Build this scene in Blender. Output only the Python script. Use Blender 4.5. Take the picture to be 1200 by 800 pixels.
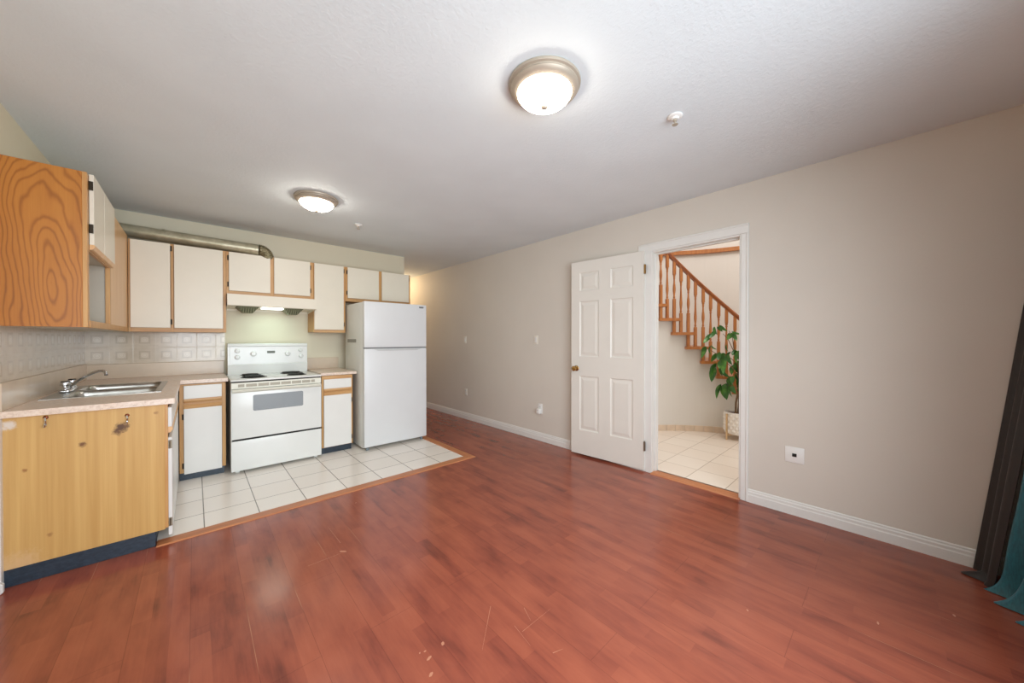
import bpy, bmesh, math, random
from mathutils import Vector, Matrix
random.seed(7)
PI = math.pi
for o in list(bpy.data.objects):
    bpy.data.objects.remove(o)
SC = bpy.context.scene
COL = SC.collection

# ------------------------------------------------------------------ camera, world, lights
cam_d = bpy.data.cameras.new('camera')
cam = bpy.data.objects.new('camera', cam_d)
COL.objects.link(cam)
cam_d.sensor_fit = 'HORIZONTAL'
cam_d.sensor_width = 36.0
cam_d.lens = 408.83 / 1200 * 36.0
cam_d.clip_start = 0.02
cam.location = (0, 0, 1.30)
cam.rotation_euler = (math.radians(90 - 0.353), 0, -math.radians(42.296))
SC.camera = cam

SC.view_settings.view_transform = 'Standard'
SC.view_settings.look = 'None'
SC.view_settings.gamma = 1.0
SC.view_settings.use_curve_mapping = False
SC.view_settings.exposure = 0.0
SC.cycles.use_denoising = True
SC.cycles.max_bounces = 10
SC.cycles.diffuse_bounces = 6
SC.cycles.sample_clamp_indirect = 6.0
SC.cycles.caustics_reflective = False
SC.cycles.caustics_refractive = False

world = bpy.data.worlds.new('sky')
SC.world = world
world.use_nodes = True
world.node_tree.nodes['Background'].inputs[0].default_value = (0.80, 0.90, 1.0, 1)
world.node_tree.nodes['Background'].inputs[1].default_value = 1.2

def lamp(name, kind, loc, energy, color=(1, 1, 1), size=None, size_y=None, rot=(0, 0, 0), radius=None, spread=None):
    d = bpy.data.lights.new(name, kind)
    d.energy = energy
    d.color = color
    if kind == 'AREA':
        d.shape = 'RECTANGLE'
        d.size = size
        d.size_y = size_y or size
        if spread:
            d.spread = spread
    if radius is not None:
        d.shadow_soft_size = radius
    o = bpy.data.objects.new(name, d)
    o.location = loc
    o.rotation_euler = rot
    COL.objects.link(o)
    return o

E_DIFF1, E_DIFF2 = 27.0, 38.0           # the two ceiling lamps' glass
lamp('window_daylight', 'AREA', (0.70, -0.72, 1.35), 92, (0.86, 0.94, 1.0), 2.3, 2.0, (math.radians(78), 0, math.radians(-8)), spread=math.radians(140))
lamp('hall_lamp', 'POINT', (2.80, 6.7, 2.35), 13, (1.0, 0.72, 0.42), radius=0.12)
lamp('foyer_fill', 'AREA', (4.6, 0.7, 4.7), 86, (1.0, 0.985, 0.98), 2.2, 2.2)  # added area lamp to brighten the foyer; the ceiling above is closed
lamp('hood_lamp', 'AREA', (0.665, 4.82, 1.60), 1.1, (0.66, 0.98, 0.86), 0.34, 0.10)

# ------------------------------------------------------------------ helpers
def lin(r, g, b):
    f = lambda c: (c / 255 / 12.92) if c / 255 <= 0.04045 else ((c / 255 + 0.055) / 1.055) ** 2.4
    return (f(r), f(g), f(b), 1)

class MB:
    def __init__(s):
        s.bm = bmesh.new()
        s.mi = 0
    def _new(s, verts):
        fs = set()
        for v in verts:
            for f in v.link_faces:
                fs.add(f)
        for f in fs:
            f.material_index = s.mi
    def box(s, x0, x1, y0, y1, z0, z1, bev=0.0, seg=1, M=None):
        g = bmesh.ops.create_cube(s.bm, size=1)['verts']
        for v in g:
            v.co = Vector(((x0 + x1) / 2 + v.co.x * (x1 - x0), (y0 + y1) / 2 + v.co.y * (y1 - y0), (z0 + z1) / 2 + v.co.z * (z1 - z0)))
            if M:
                v.co = M @ v.co
        s._new(g)
        if bev > 0:
            es = list({e for v in g for e in v.link_edges})
            r = bmesh.ops.bevel(s.bm, geom=es, offset=bev, segments=seg, affect='EDGES', profile=0.5)
            for f in r['faces']:
                f.material_index = s.mi
        return s
    def hexa(s, p):
        """p: 8 points, bottom quad then top quad"""
        v = [s.bm.verts.new(q) for q in p]
        for idx in ((0, 3, 2, 1), (4, 5, 6, 7), (0, 1, 5, 4), (1, 2, 6, 5), (2, 3, 7, 6), (3, 0, 4, 7)):
            f = s.bm.faces.new([v[i] for i in idx])
            f.material_index = s.mi
        return s
    def lathe(s, prof, center=(0, 0, 0), axis=(0, 0, 1), seg=32):
        ax = Vector(axis).normalized()
        q = Vector((0, 0, 1)).rotation_difference(ax)
        c = Vector(center)
        rings = []
        for r, h in prof:
            if r < 1e-6:
                rings.append([s.bm.verts.new(c + q @ Vector((0, 0, h)))])
            else:
                rings.append([s.bm.verts.new(c + q @ Vector((r * math.cos(2 * PI * i / seg), r * math.sin(2 * PI * i / seg), h))) for i in range(seg)])
        for a, b in zip(rings, rings[1:]):
            for i in range(seg):
                j = (i + 1) % seg
                if len(a) == 1 and len(b) == 1:
                    continue
                if len(a) == 1:
                    f = s.bm.faces.new((a[0], b[j], b[i]))
                elif len(b) == 1:
                    f = s.bm.faces.new((a[i], a[j], b[0]))
                else:
                    f = s.bm.faces.new((a[i], a[j], b[j], b[i]))
                f.material_index = s.mi
        return s
    def tube(s, pts, rad, seg=10, cap=True):
        pts = [Vector(p) for p in pts]
        if not isinstance(rad, (list, tuple)):
            rad = [rad] * len(pts)
        rings = []
        up = None
        for i, p in enumerate(pts):
            t = (pts[min(i + 1, len(pts) - 1)] - pts[max(i - 1, 0)]).normalized()
            if up is None:
                up = t.orthogonal().normalized()
            up = (up - t * up.dot(t)).normalized()
            w = t.cross(up)
            rings.append([s.bm.verts.new(p + rad[i] * (up * math.cos(2 * PI * k / seg) + w * math.sin(2 * PI * k / seg))) for k in range(seg)])
        for a, b in zip(rings, rings[1:]):
            for i in range(seg):
                j = (i + 1) % seg
                f = s.bm.faces.new((a[i], a[j], b[j], b[i]))
                f.material_index = s.mi
        if cap:
            for rg in (list(reversed(rings[0])), rings[-1]):
                f = s.bm.faces.new(rg)
                f.material_index = s.mi
        return s
    def prism(s, poly, f0, f1):
        """poly: list of 2D points; f0/f1 map a 2D point to the two end 3D points"""
        a = [s.bm.verts.new(f0(*p)) for p in poly]
        b = [s.bm.verts.new(f1(*p)) for p in poly]
        n = len(poly)
        fs = [s.bm.faces.new(list(reversed(a))), s.bm.faces.new(b)]
        for i in range(n):
            fs.append(s.bm.faces.new((a[i], a[(i + 1) % n], b[(i + 1) % n], b[i])))
        for f in fs:
            f.material_index = s.mi
        return s
    def grid(s, nu, nv, fn, closed=False):
        V = [[s.bm.verts.new(fn(i / (nu - 1), j / (nv - 1))) for j in range(nv)] for i in range(nu)]
        for i in range(nu - 1):
            for j in range(nv - 1):
                f = s.bm.faces.new((V[i][j], V[i + 1][j], V[i + 1][j + 1], V[i][j + 1]))
                f.material_index = s.mi
        return s
    def sector(s, r0, r1, a0, a1, z0, z1, c, n=10):
        """solid annular sector; z1 may be a function of nothing (flat)"""
        for i in range(n):
            b0 = math.radians(a0 + (a1 - a0) * i / n)
            b1 = math.radians(a0 + (a1 - a0) * (i + 1) / n)
            P = lambda r, b, z: (c[0] + r * math.cos(b), c[1] + r * math.sin(b), z)
            s.hexa([P(r0, b0, z0), P(r1, b0, z0), P(r1, b1, z0), P(r0, b1, z0), P(r0, b0, z1), P(r1, b0, z1), P(r1, b1, z1), P(r0, b1, z1)])
        return s
    def build(s, name, mats, parent=None, smooth=False, ang=35, weld=False):
        if weld:
            bmesh.ops.remove_doubles(s.bm, verts=s.bm.verts, dist=1e-5)
        bmesh.ops.recalc_face_normals(s.bm, faces=s.bm.faces)
        me = bpy.data.meshes.new(name)
        s.bm.to_mesh(me)
        s.bm.free()
        if not isinstance(mats, (list, tuple)):
            mats = [mats]
        for m in mats:
            me.materials.append(m)
        if smooth:
            for p in me.polygons:
                p.use_smooth = True
            me.set_sharp_from_angle(angle=math.radians(ang))
        o = bpy.data.objects.new(name, me)
        COL.objects.link(o)
        if parent:
            o.parent = parent
        return o

def tag(o, label=None, cat=None, group=None, kind=None):
    if label: o['label'] = label
    if cat: o['category'] = cat
    if group: o['group'] = group
    if kind: o['kind'] = kind
    return o
def thing(name, label, cat, loc=(0, 0, 0), rz=0, group=None, kind=None):
    o = bpy.data.objects.new(name, None)
    o.empty_display_size = 0.1
    o.location = loc
    o.rotation_euler = (0, 0, rz)
    COL.objects.link(o)
    return tag(o, label, cat, group, kind)
def copy_tree(o, parent=None):
    c = o.copy()
    COL.objects.link(c)
    c.parent = parent
    for ch in [x for x in bpy.data.objects if x.parent == o]:
        copy_tree(ch, c)
    return c
def struct(mb, name, mat, label=None, cat=None, **k):
    return tag(mb.build(name, mat, **k), label, cat, kind='structure')

# ------------------------------------------------------------------ materials
class NT:
    def __init__(s, name):
        s.m = bpy.data.materials.new(name)
        s.m.use_nodes = True
        s.n = s.m.node_tree.nodes
        s.l = s.m.node_tree.links
        s.b = s.n['Principled BSDF']
    def node(s, t, **k):
        n = s.n.new(t)
        for a, v in k.items():
            setattr(n, a, v)
        return n
    def link(s, a, b):
        s.l.new(a, b)
    def val(s, n, **k):
        for a, v in k.items():
            n.inputs[a.replace('_', ' ')].default_value = v
        return n
    def coord(s, scale=(1, 1, 1), rot=(0, 0, 0), loc=(0, 0, 0), kind='Object'):
        tc = s.node('ShaderNodeTexCoord')
        mp = s.node('ShaderNodeMapping')
        mp.inputs['Scale'].default_value = scale
        mp.inputs['Rotation'].default_value = rot
        mp.inputs['Location'].default_value = loc
        s.link(tc.outputs[kind], mp.inputs[0])
        return mp.outputs[0]
    def noise(s, vec, scale, detail=3, rough=0.5, dist=0.0):
        n = s.node('ShaderNodeTexNoise')
        s.val(n, Scale=scale, Detail=detail, Roughness=rough, Distortion=dist)
        s.link(vec, n.inputs['Vector'])
        return n.outputs['Fac']
    def ramp(s, fac, stops, interp='LINEAR'):
        r = s.node('ShaderNodeValToRGB')
        r.color_ramp.interpolation = interp
        e = r.color_ramp.elements
        while len(e) < len(stops):
            e.new(0.5)
        for el, (p, c) in zip(e, stops):
            el.position = p
            el.color = c
        s.link(fac, r.inputs[0])
        return r.outputs[0]
    def math(s, op, a, b=None, c=None):
        n = s.node('ShaderNodeMath', operation=op)
        for i, v in enumerate((a, b, c)):
            if v is None: continue
            if hasattr(v, 'links'): s.link(v, n.inputs[i])
            else: n.inputs[i].default_value = v
        return n.outputs[0]
    def mix(s, fac, a, b, blend='MIX'):
        n = s.node('ShaderNodeMix', data_type='RGBA', blend_type=blend)
        for i, v in ((0, fac), (6, a), (7, b)):
            if hasattr(v, 'links'): s.link(v, n.inputs[i])
            else: n.inputs[i].default_value = v
        return n.outputs[2]
    def bump(s, h, strength=0.2, dist=0.01):
        n = s.node('ShaderNodeBump')
        n.inputs['Strength'].default_value = strength
        n.inputs['Distance'].default_value = dist
        s.link(h, n.inputs['Height'])
        s.link(n.outputs[0], s.b.inputs['Normal'])
    def base(s, c):
        if hasattr(c, 'links'): s.link(c, s.b.inputs['Base Color'])
        else: s.b.inputs['Base Color'].default_value = c
        return s

def plain(name, rgb, rough=0.5, metal=0.0, spec=None, vary=0.04, vscale=6.0, coat=0.0, bump=0.0, bscale=200):
    t = NT(name)
    c = lin(*rgb)
    d = tuple(x * (1 - vary * 2) for x in c[:3]) + (1,)
    v = t.coord()
    t.base(t.ramp(t.noise(v, vscale, 3), [(0.3, d), (0.7, c)]))
    t.b.inputs['Roughness'].default_value = rough
    t.b.inputs['Metallic'].default_value = metal
    if spec is not None: t.b.inputs['Specular IOR Level'].default_value = spec
    if coat: t.b.inputs['Coat Weight'].default_value = coat
    if bump: t.bump(t.noise(v, bscale, 3), bump, 0.002)
    return t.m

M = {}
M['wall'] = plain('wall_paint_greige', (214, 207, 197), 0.62, vary=0.02, vscale=1.5, bump=0.12, bscale=180)
M['cream'] = plain('wall_paint_cream', (222, 211, 184), 0.6, vary=0.02, vscale=1.5, bump=0.12, bscale=180)
M['sage'] = plain('wall_paint_grey_sage', (215, 207, 184), 0.6, vary=0.02, vscale=1.5, bump=0.12, bscale=180)
M['foyer'] = plain('foyer_paint', (224, 219, 211), 0.6, vary=0.02, vscale=1.5)
M['white_trim'] = plain('white_trim_paint', (226, 225, 221), 0.35, vary=0.015)
M['door_white'] = plain('door_white_paint', (224, 220, 212), 0.35, vary=0.015)
M['melamine'] = plain('white_melamine_lamp_tint', (228, 220, 203), 0.35, vary=0.015)  # upper cabinets and hood: warm lamp light put into the white
M['melamine_low'] = plain('white_melamine_base', (226, 225, 221), 0.35, vary=0.015)
M['enamel'] = plain('white_enamel', (224, 226, 223), 0.22, vary=0.01)
M['fridge'] = plain('fridge_white', (214, 216, 217), 0.3, vary=0.01)
M['fridge_side'] = plain('fridge_side_white', (214, 215, 210), 0.4, vary=0.01)
M['ivory'] = plain('ivory_plastic', (224, 223, 210), 0.35, vary=0.01)
M['black'] = plain('black_iron', (22, 22, 22), 0.45)
M['dark'] = plain('dark_gap', (16, 15, 14), 0.7)
M['hinge'] = plain('dark_hinge_metal', (62, 54, 44), 0.4, 0.8)
M['steel_hinge'] = plain('satin_hinge', (150, 142, 125), 0.35, 0.9)
M['brass'] = plain('antique_brass', (176, 140, 84), 0.25, 0.95)
M['chrome'] = plain('chrome', (215, 217, 220), 0.14, 1.0, vary=0.02)
M['nickel'] = plain('brushed_nickel', (180, 168, 152), 0.42, 0.3, vary=0.05)
M['plate'] = plain('cover_plate_plastic', (226, 220, 208), 0.35, vary=0.01)
M['plate_white'] = plain('cover_plate_white', (232, 231, 228), 0.35, vary=0.01)
M['sticker'] = plain('grey_sticker', (140, 138, 130), 0.6)
M['vent'] = plain('grey_vent_slot', (172, 166, 150), 0.5)
M['gold'] = plain('light_wood_stand', (214, 182, 140), 0.45)
M['pot'] = plain('white_ceramic', (236, 232, 226), 0.35, vary=0.02)
M['soil'] = plain('potting_soil', (92, 58, 40), 0.95, vary=0.25, vscale=60)
M['stem'] = plain('plant_stem', (122, 92, 58), 0.7, vary=0.2, vscale=30)

def m_ceiling():
    t = NT('ceiling_texture_paint')
    v = t.coord()
    t.base(t.ramp(t.noise(v, 2, 2), [(0.3, lin(220, 228, 232)), (0.7, lin(225, 233, 237))]))
    t.b.inputs['Roughness'].default_value = 0.75
    n = t.noise(v, 55, 4, 0.6)
    t.bump(t.ramp(n, [(0.42, (0, 0, 0, 1)), (0.62, (1, 1, 1, 1))]), 0.18, 0.003)
    return t.m
M['ceiling'] = m_ceiling()

def m_floor():
    t = NT('cherry_laminate')
    v = t.coord(rot=(0, 0, PI / 2))
    def brick(w, h, off, mort, loc):
        b = t.node('ShaderNodeTexBrick', offset=off, offset_frequency=2, squash=1.0)
        t.val(b, Scale=1.0, Brick_Width=w, Row_Height=h, Mortar_Size=mort, Mortar_Smooth=0.1, Bias=0.0)
        b.inputs['Color1'].default_value = (0, 0, 0, 1)
        b.inputs['Color2'].default_value = (1, 1, 1, 1)
        b.inputs['Mortar'].default_value = (0.5, 0.5, 0.5, 1)
        t.link(t.coord(rot=(0, 0, PI / 2), loc=loc), b.inputs['Vector'])
        return b
    strips = brick(0.44, 0.0667, 0.37, 0.0, (0.13, 0.02, 0))
    planks = brick(1.28, 0.20, 0.41, 0.0011, (0.3, 0.02, 0))
    mott = t.noise(t.coord(scale=(13, 3.4, 1)), 1.0, 4, 0.55)
    patch = t.noise(t.coord(scale=(3.0, 1.0, 1), loc=(3, 7, 0)), 2.2, 3, 0.6, 0.4)
    grain = t.noise(t.coord(scale=(90, 4, 1)), 1.0, 4, 0.65)
    f = t.math('MULTIPLY', t.math('ADD', t.math('MULTIPLY', strips.outputs['Color'], 0.19), t.math('ADD', t.math('MULTIPLY', mott, 0.55), t.math('MULTIPLY', patch, 0.50))), 0.77)
    f = t.math('ADD', f, t.math('MULTIPLY', t.math('SUBTRACT', grain, 0.5), 0.16))
    c = t.ramp(f, [(0.27, lin(98, 48, 39)), (0.40, lin(136, 69, 53)), (0.56, lin(154, 82, 61)), (0.78, lin(170, 95, 71))])
    seam = t.math('MULTIPLY', planks.outputs['Fac'], 0.4)
    c = t.mix(seam, c, lin(70, 24, 18))
    # a few planks show pale worn edges
    worn = t.ramp(t.noise(t.coord(loc=(11, 5, 0)), 1.3, 2), [(0.60, (0, 0, 0, 1)), (0.66, (1, 1, 1, 1))])
    c = t.mix(t.math('MULTIPLY', t.math('MULTIPLY', planks.outputs['Fac'], worn), 0.55), c, lin(205, 150, 115))
    t.base(c)
    t.link(t.ramp(t.noise(t.coord(), 3, 4), [(0.3, (0.17, 0.17, 0.17, 1)), (0.7, (0.23, 0.23, 0.23, 1))]), t.b.inputs['Roughness'])
    t.b.inputs['Specular IOR Level'].default_value = 0.5
    t.bump(t.math('SUBTRACT', 1.0, planks.outputs['Fac']), 0.15, 0.001)
    return t.m
M['floor'] = m_floor()

def m_tile(name, px, py, ox, oy, c1, c2, grout, rough, gw=0.004):
    t = NT(name)
    b = t.node('ShaderNodeTexBrick', offset=0.0, offset_frequency=1, squash=1.0)
    t.val(b, Scale=1.0, Brick_Width=px, Row_Height=py, Mortar_Size=gw, Mortar_Smooth=0.2, Bias=0.0)
    b.inputs['Color1'].default_value = lin(*c1)
    b.inputs['Color2'].default_value = lin(*c2)
    b.inputs['Mortar'].default_value = lin(*grout)
    t.link(t.coord(loc=(-ox + px * 40, -oy + py * 40, 0)), b.inputs['Vector'])
    n = t.noise(t.coord(), 9, 4, 0.6)
    t.base(t.mix(0.35, b.outputs['Color'], t.ramp(n, [(0.3, lin(*[x * 0.9 for x in c1])), (0.7, lin(*c2))]), 'MULTIPLY') if False else b.outputs['Color'])
    t.link(t.ramp(n, [(0.3, (rough, rough, rough, 1)), (0.7, (rough + .03, rough + .03, rough + .03, 1))]), t.b.inputs['Roughness'])
    t.bump(t.math('SUBTRACT', 1.0, b.outputs['Fac']), 0.3, 0.002)
    return t.m
M['tile'] = m_tile('kitchen_floor_tile', 0.311, 0.312, 0.045, 4.09, (232, 225, 216), (237, 231, 223), (120, 112, 104), 0.22, 0.0035)
M['foyer_tile'] = m_tile('foyer_floor_tile', 0.333, 0.333, 4.04, 1.655, (232, 219, 205), (236, 225, 212), (178, 162, 146), 0.2, 0.003)

def m_oak_panel(xc, zc):
    """flat-sawn oak veneer: nested elongated growth rings"""
    t = NT('oak_veneer_cathedral')
    tc = t.node('ShaderNodeTexCoord')
    sp = t.node('ShaderNodeSeparateXYZ')
    t.link(tc.outputs['Object'], sp.inputs[0])
    w1 = t.math('SUBTRACT', t.noise(t.coord(scale=(5.5, 1, 2.2)), 1.0, 1.5, 0.5), 0.5)
    w2 = t.math('SUBTRACT', t.noise(t.coord(scale=(22, 1, 7), loc=(3, 0, 5)), 1.0, 2, 0.5), 0.5)
    dx = t.math('MULTIPLY', t.math('SUBTRACT', sp.outputs[0], xc), 6.8)
    dz = t.math('MULTIPLY', t.math('SUBTRACT', sp.outputs[2], zc), 1.2)
    g = t.math('SQRT', t.math('ADD', t.math('MULTIPLY', dx, dx), t.math('MULTIPLY', dz, dz)))
    g = t.math('ADD', g, t.math('ADD', t.math('MULTIPLY', w1, 0.9), t.math('MULTIPLY', w2, 0.10)))
    r = t.math('POWER', t.math('ADD', t.math('MULTIPLY', t.math('SINE', t.math('MULTIPLY', g, 52.0)), 0.5), 0.5), 5.0)
    fine = t.noise(t.coord(scale=(260, 1, 5)), 1.0, 3, 0.6)
    broad = t.noise(t.coord(scale=(9, 1, 1.2), loc=(1, 0, 2)), 1.0, 3, 0.5)
    f = t.math('ADD', t.math('MULTIPLY', r, 0.34), t.math('ADD', t.math('MULTIPLY', fine, 0.22), t.math('MULTIPLY', broad, 0.42)))
    t.base(t.ramp(f, [(0.18, lin(190, 124, 50)), (0.45, lin(170, 104, 38)), (0.90, lin(122, 68, 22))]))
    t.b.inputs['Roughness'].default_value = 0.35
    return t.m
M['oak_panel'] = m_oak_panel(-0.581, 1.616)

def m_streak(name, light, dark, s=(60, 60, 1.2), rough=0.45, spots=None, contrast=(0.3, 0.75)):
    t = NT(name)
    n = t.noise(t.coord(scale=s), 1.0, 4, 0.6)
    c = t.ramp(n, [(contrast[0], lin(*dark)), (contrast[1], lin(*light))])
    if spots:
        for (x, z, r, col, a) in spots:
            tc = t.node('ShaderNodeTexCoord')
            sp = t.node('ShaderNodeSeparateXYZ')
            t.link(tc.outputs['Object'], sp.inputs[0])
            nz = t.math('MULTIPLY', t.math('SUBTRACT', t.noise(tc.outputs['Object'], 45, 3, 0.7), 0.5), r * 1.7)
            dx = t.math('SUBTRACT', sp.outputs[0], x)
            dz = t.math('SUBTRACT', sp.outputs[2], z)
            d = t.math('SQRT', t.math('ADD', t.math('MULTIPLY', dx, dx), t.math('MULTIPLY', dz, dz)))
            k = t.math('SUBTRACT', 1.0, t.math('DIVIDE', t.math('ADD', d, nz), r))
            k = t.math('MULTIPLY', t.math('MINIMUM', t.math('MAXIMUM', t.math('MULTIPLY', k, 1.6), 0.0), 1.0), a)
            c = t.mix(k, c, lin(*col))
    t.base(c)
    t.b.inputs['Roughness'].default_value = rough
    return t.m
M['oak'] = m_streak('oak_frame', (206, 162, 104), (184, 132, 76), (40, 40, 3), 0.42)
M['oak_h'] = m_streak('oak_rail', (206, 166, 114), (182, 132, 80), (3, 40, 60), 0.42)
M['oak_light'] = m_streak('oak_pale_lit', (224, 184, 136), (212, 164, 110), (40, 40, 2), 0.35)  # light falling on the corner filler put into a paler oak; pulls share it
# stains and knots keep their own shape on the pine panel (local x across, z up)
M['pine'] = m_streak('pine_ply_end_panel', (208, 168, 104), (188, 145, 82), (34, 34, 0.8), 0.45,
    spots=[(0.414, 0.772, 0.034, (74, 40, 14), 0.95), (0.398, 0.748, 0.024, (86, 48, 18), 0.85), (0.435, 0.780, 0.02, (96, 58, 24), 0.8), (0.265, 0.700, 0.018, (96, 52, 24), 0.9),
           (0.07, 0.60, 0.012, (140, 90, 46), 0.8), (0.56, 0.84, 0.012, (150, 104, 56), 0.7), (0.15, 0.23, 0.014, (150, 104, 60), 0.7),
           (0.05, 0.10, 0.09, (212, 176, 134), 0.55), (0.02, 0.85, 0.03, (214, 205, 196), 0.85)])
M['stair_wood'] = m_streak('stair_oak', (194, 128, 70), (164, 98, 48), (30, 30, 4), 0.35)
M['rail_wood'] = m_streak('handrail_oak_dark', (166, 98, 50), (132, 70, 34), (30, 30, 4), 0.3)
M['strip_wood'] = m_streak('transition_strip_wood', (196, 132, 88), (170, 102, 64), (4, 60, 60), 0.4)
M['strip_wood_y'] = m_streak('transition_strip_wood_long', (196, 132, 88), (170, 102, 64), (60, 4, 60), 0.4)
def m_kick():
    t = NT('navy_toe_kick')
    n = t.noise(t.coord(scale=(30, 30, 60)), 1.0, 4, 0.7)
    t.base(t.ramp(n, [(0.35, lin(26, 38, 50)), (0.66, lin(44, 58, 72)), (0.74, lin(52, 66, 80)), (0.79, lin(160, 168, 170))]))
    t.b.inputs['Roughness'].default_value = 0.4
    return t.m
M['kick'] = m_kick()

def m_counter():
    t = NT('counter_laminate')
    n = t.noise(t.coord(), 55, 5, 0.75)
    n2 = t.noise(t.coord(), 6, 3, 0.5)
    c = t.ramp(n, [(0.34, lin(184, 158, 140)), (0.5, lin(222, 202, 186)), (0.68, lin(234, 220, 208))])
    t.base(t.mix(0.35, c, t.ramp(n2, [(0.3, lin(226, 200, 176)), (0.7, lin(228, 216, 206))])))
    t.b.inputs['Roughness'].default_value = 0.3
    return t.m
M['counter'] = m_counter()

M['upstand'] = plain('upstand_laminate', (208, 190, 168), 0.25, vary=0.05, vscale=7)
def m_splash(axis, u0, v0, pitch):
    """printed square-in-square ceramic tile"""
    t = NT('backsplash_tile_' + axis)
    tc = t.node('ShaderNodeTexCoord')
    sp = t.node('ShaderNodeSeparateXYZ')
    t.link(tc.outputs['Object'], sp.inputs[0])
    u = sp.outputs[0 if axis == 'x' else 1]
    v = sp.outputs[2]
    cu = t.math('SUBTRACT', t.math('FRACT', t.math('ADD', t.math('DIVIDE', t.math('SUBTRACT', u, u0), pitch), 20.0)), 0.5)
    cv = t.math('SUBTRACT', t.math('FRACT', t.math('ADD', t.math('DIVIDE', t.math('SUBTRACT', v, v0), pitch), 20.0)), 0.5)
    au, av = t.math('ABSOLUTE', cu), t.math('ABSOLUTE', cv)
    sq = t.math('MAXIMUM', au, av)
    r = t.math('SQRT', t.math('ADD', t.math('MULTIPLY', cu, cu), t.math('MULTIPLY', cv, cv)))
    W, K = (1, 1, 1, 1), (0, 0, 0, 1)
    ring = t.ramp(sq, [(0.17, K), (0.20, W), (0.24, W), (0.27, K)])
    flower = t.ramp(r, [(0.0, (0.2, 0.2, 0.2, 1)), (0.05, (0.7, 0.7, 0.7, 1)), (0.09, K), (0.13, (0.6, 0.6, 0.6, 1)), (0.17, K)])
    corner = t.ramp(t.math('MINIMUM', au, av), [(0.34, K), (0.37, W), (0.40, W), (0.43, K)])
    grout = t.ramp(sq, [(0.485, K), (0.497, W)])
    n = t.noise(t.coord(), 14, 4, 0.6)
    c = t.ramp(n, [(0.3, lin(190, 175, 154)), (0.7, lin(204, 190, 170))])
    c = t.mix(t.math('MULTIPLY', ring, 0.30), c, lin(136, 118, 98))
    c = t.mix(t.math('MULTIPLY', flower, 0.75), c, lin(232, 224, 210))
    c = t.mix(t.math('MULTIPLY', corner, 0.16), c, lin(168, 150, 128))
    c = t.mix(t.math('MULTIPLY', grout, 0.35), c, lin(222, 210, 192))
    t.base(c)
    t.b.inputs['Roughness'].default_value = 0.16
    t.bump(t.math('SUBTRACT', 1.0, grout), 0.25, 0.002)
    return t.m
M['splash_x'] = m_splash('x', -0.757, 1.065, 0.155)
M['splash_y'] = m_splash('y', 5.06, 1.065, 0.155)

def m_steel():
    t = NT('sink_steel')
    n = t.noise(t.coord(scale=(6, 120, 6)), 1.0, 3, 0.6)
    t.base(t.ramp(n, [(0.3, lin(166, 164, 158)), (0.7, lin(206, 205, 200))]))
    t.b.inputs['Metallic'].default_value = 1.0
    t.b.inputs['Roughness'].default_value = 0.28
    return t.m
M['steel'] = m_steel()
def m_duct():
    t = NT('galvanised_duct')
    n = t.noise(t.coord(), 16, 4, 0.6)
    t.base(t.ramp(n, [(0.3, lin(176, 170, 144)), (0.7, lin(208, 202, 178))]))
    t.b.inputs['Metallic'].default_value = 0.6
    t.b.inputs['Roughness'].default_value = 0.36
    return t.m
M['duct'] = m_duct()
def m_elbow():
    t = NT('crimped_foil_elbow')
    n = t.noise(t.coord(), 70, 4, 0.7)
    t.base(t.ramp(n, [(0.35, lin(98, 88, 58)), (0.65, lin(186, 176, 146))]))
    t.b.inputs['Metallic'].default_value = 0.8
    t.b.inputs['Roughness'].default_value = 0.4
    t.bump(n, 0.6, 0.01)
    return t.m
M['elbow'] = m_elbow()
def m_oven_glass():
    t = NT('oven_window_glass')
    sp = t.coord(scale=(6, 6, 95))
    w = t.node('ShaderNodeTexWave', wave_type='BANDS', bands_direction='Z')
    t.val(w, Scale=1.0, Distortion=1.2, Detail=2.0)
    t.link(sp, w.inputs['Vector'])
    t.base(t.ramp(w.outputs['Fac'], [(0.2, lin(112, 118, 122)), (0.8, lin(160, 166, 170))]))
    t.b.inputs['Roughness'].default_value = 0.25
    return t.m
M['oven_glass'] = m_oven_glass()
def m_filter():
    t = NT('greasy_filter_mesh')
    n = t.node('ShaderNodeTexChecker')
    t.val(n, Scale=90.0)
    n.inputs['Color1'].default_value = lin(158, 158, 132)
    n.inputs['Color2'].default_value = lin(84, 84, 64)
    t.link(t.coord(), n.inputs['Vector'])
    t.base(n.outputs['Color'])
    t.b.inputs['Metallic'].default_value = 0.5
    t.b.inputs['Roughness'].default_value = 0.5
    return t.m
M['filter'] = m_filter()
def m_emit(name, col, strength, spots=False):
    t = NT(name)
    t.base((0.9, 0.87, 0.8, 1))
    t.b.inputs['Roughness'].default_value = 0.3
    c = t.ramp(t.noise(t.coord(), 16, 3), [(0.28, tuple(x * 0.85 for x in col[:3]) + (1,)), (0.4, col)])
    t.link(c, t.b.inputs['Emission Color'])
    t.b.inputs['Emission Strength'].default_value = strength
    return t.m
M['lamp1'] = m_emit('alabaster_lit_glass', (1.0, 0.90, 0.76, 1), E_DIFF1)
M['lamp2'] = m_emit('alabaster_lit_glass_kitchen', (1.0, 0.93, 0.81, 1), E_DIFF2)
M['hood_lens'] = m_emit('lit_hood_lens', (0.92, 1.0, 0.95, 1), 3.0)
def m_fabric(name, c1, c2, rough, sheen=0.0, metal=0.0):
    t = NT(name)
    w = t.noise(t.coord(scale=(160, 160, 30)), 1.0, 3, 0.6)
    t.base(t.ramp(w, [(0.3, lin(*c1)), (0.7, lin(*c2))]))
    t.b.inputs['Roughness'].default_value = rough
    t.b.inputs['Sheen Weight'].default_value = sheen
    t.b.inputs['Metallic'].default_value = metal
    t.bump(w, 0.15, 0.001)
    return t.m
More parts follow.
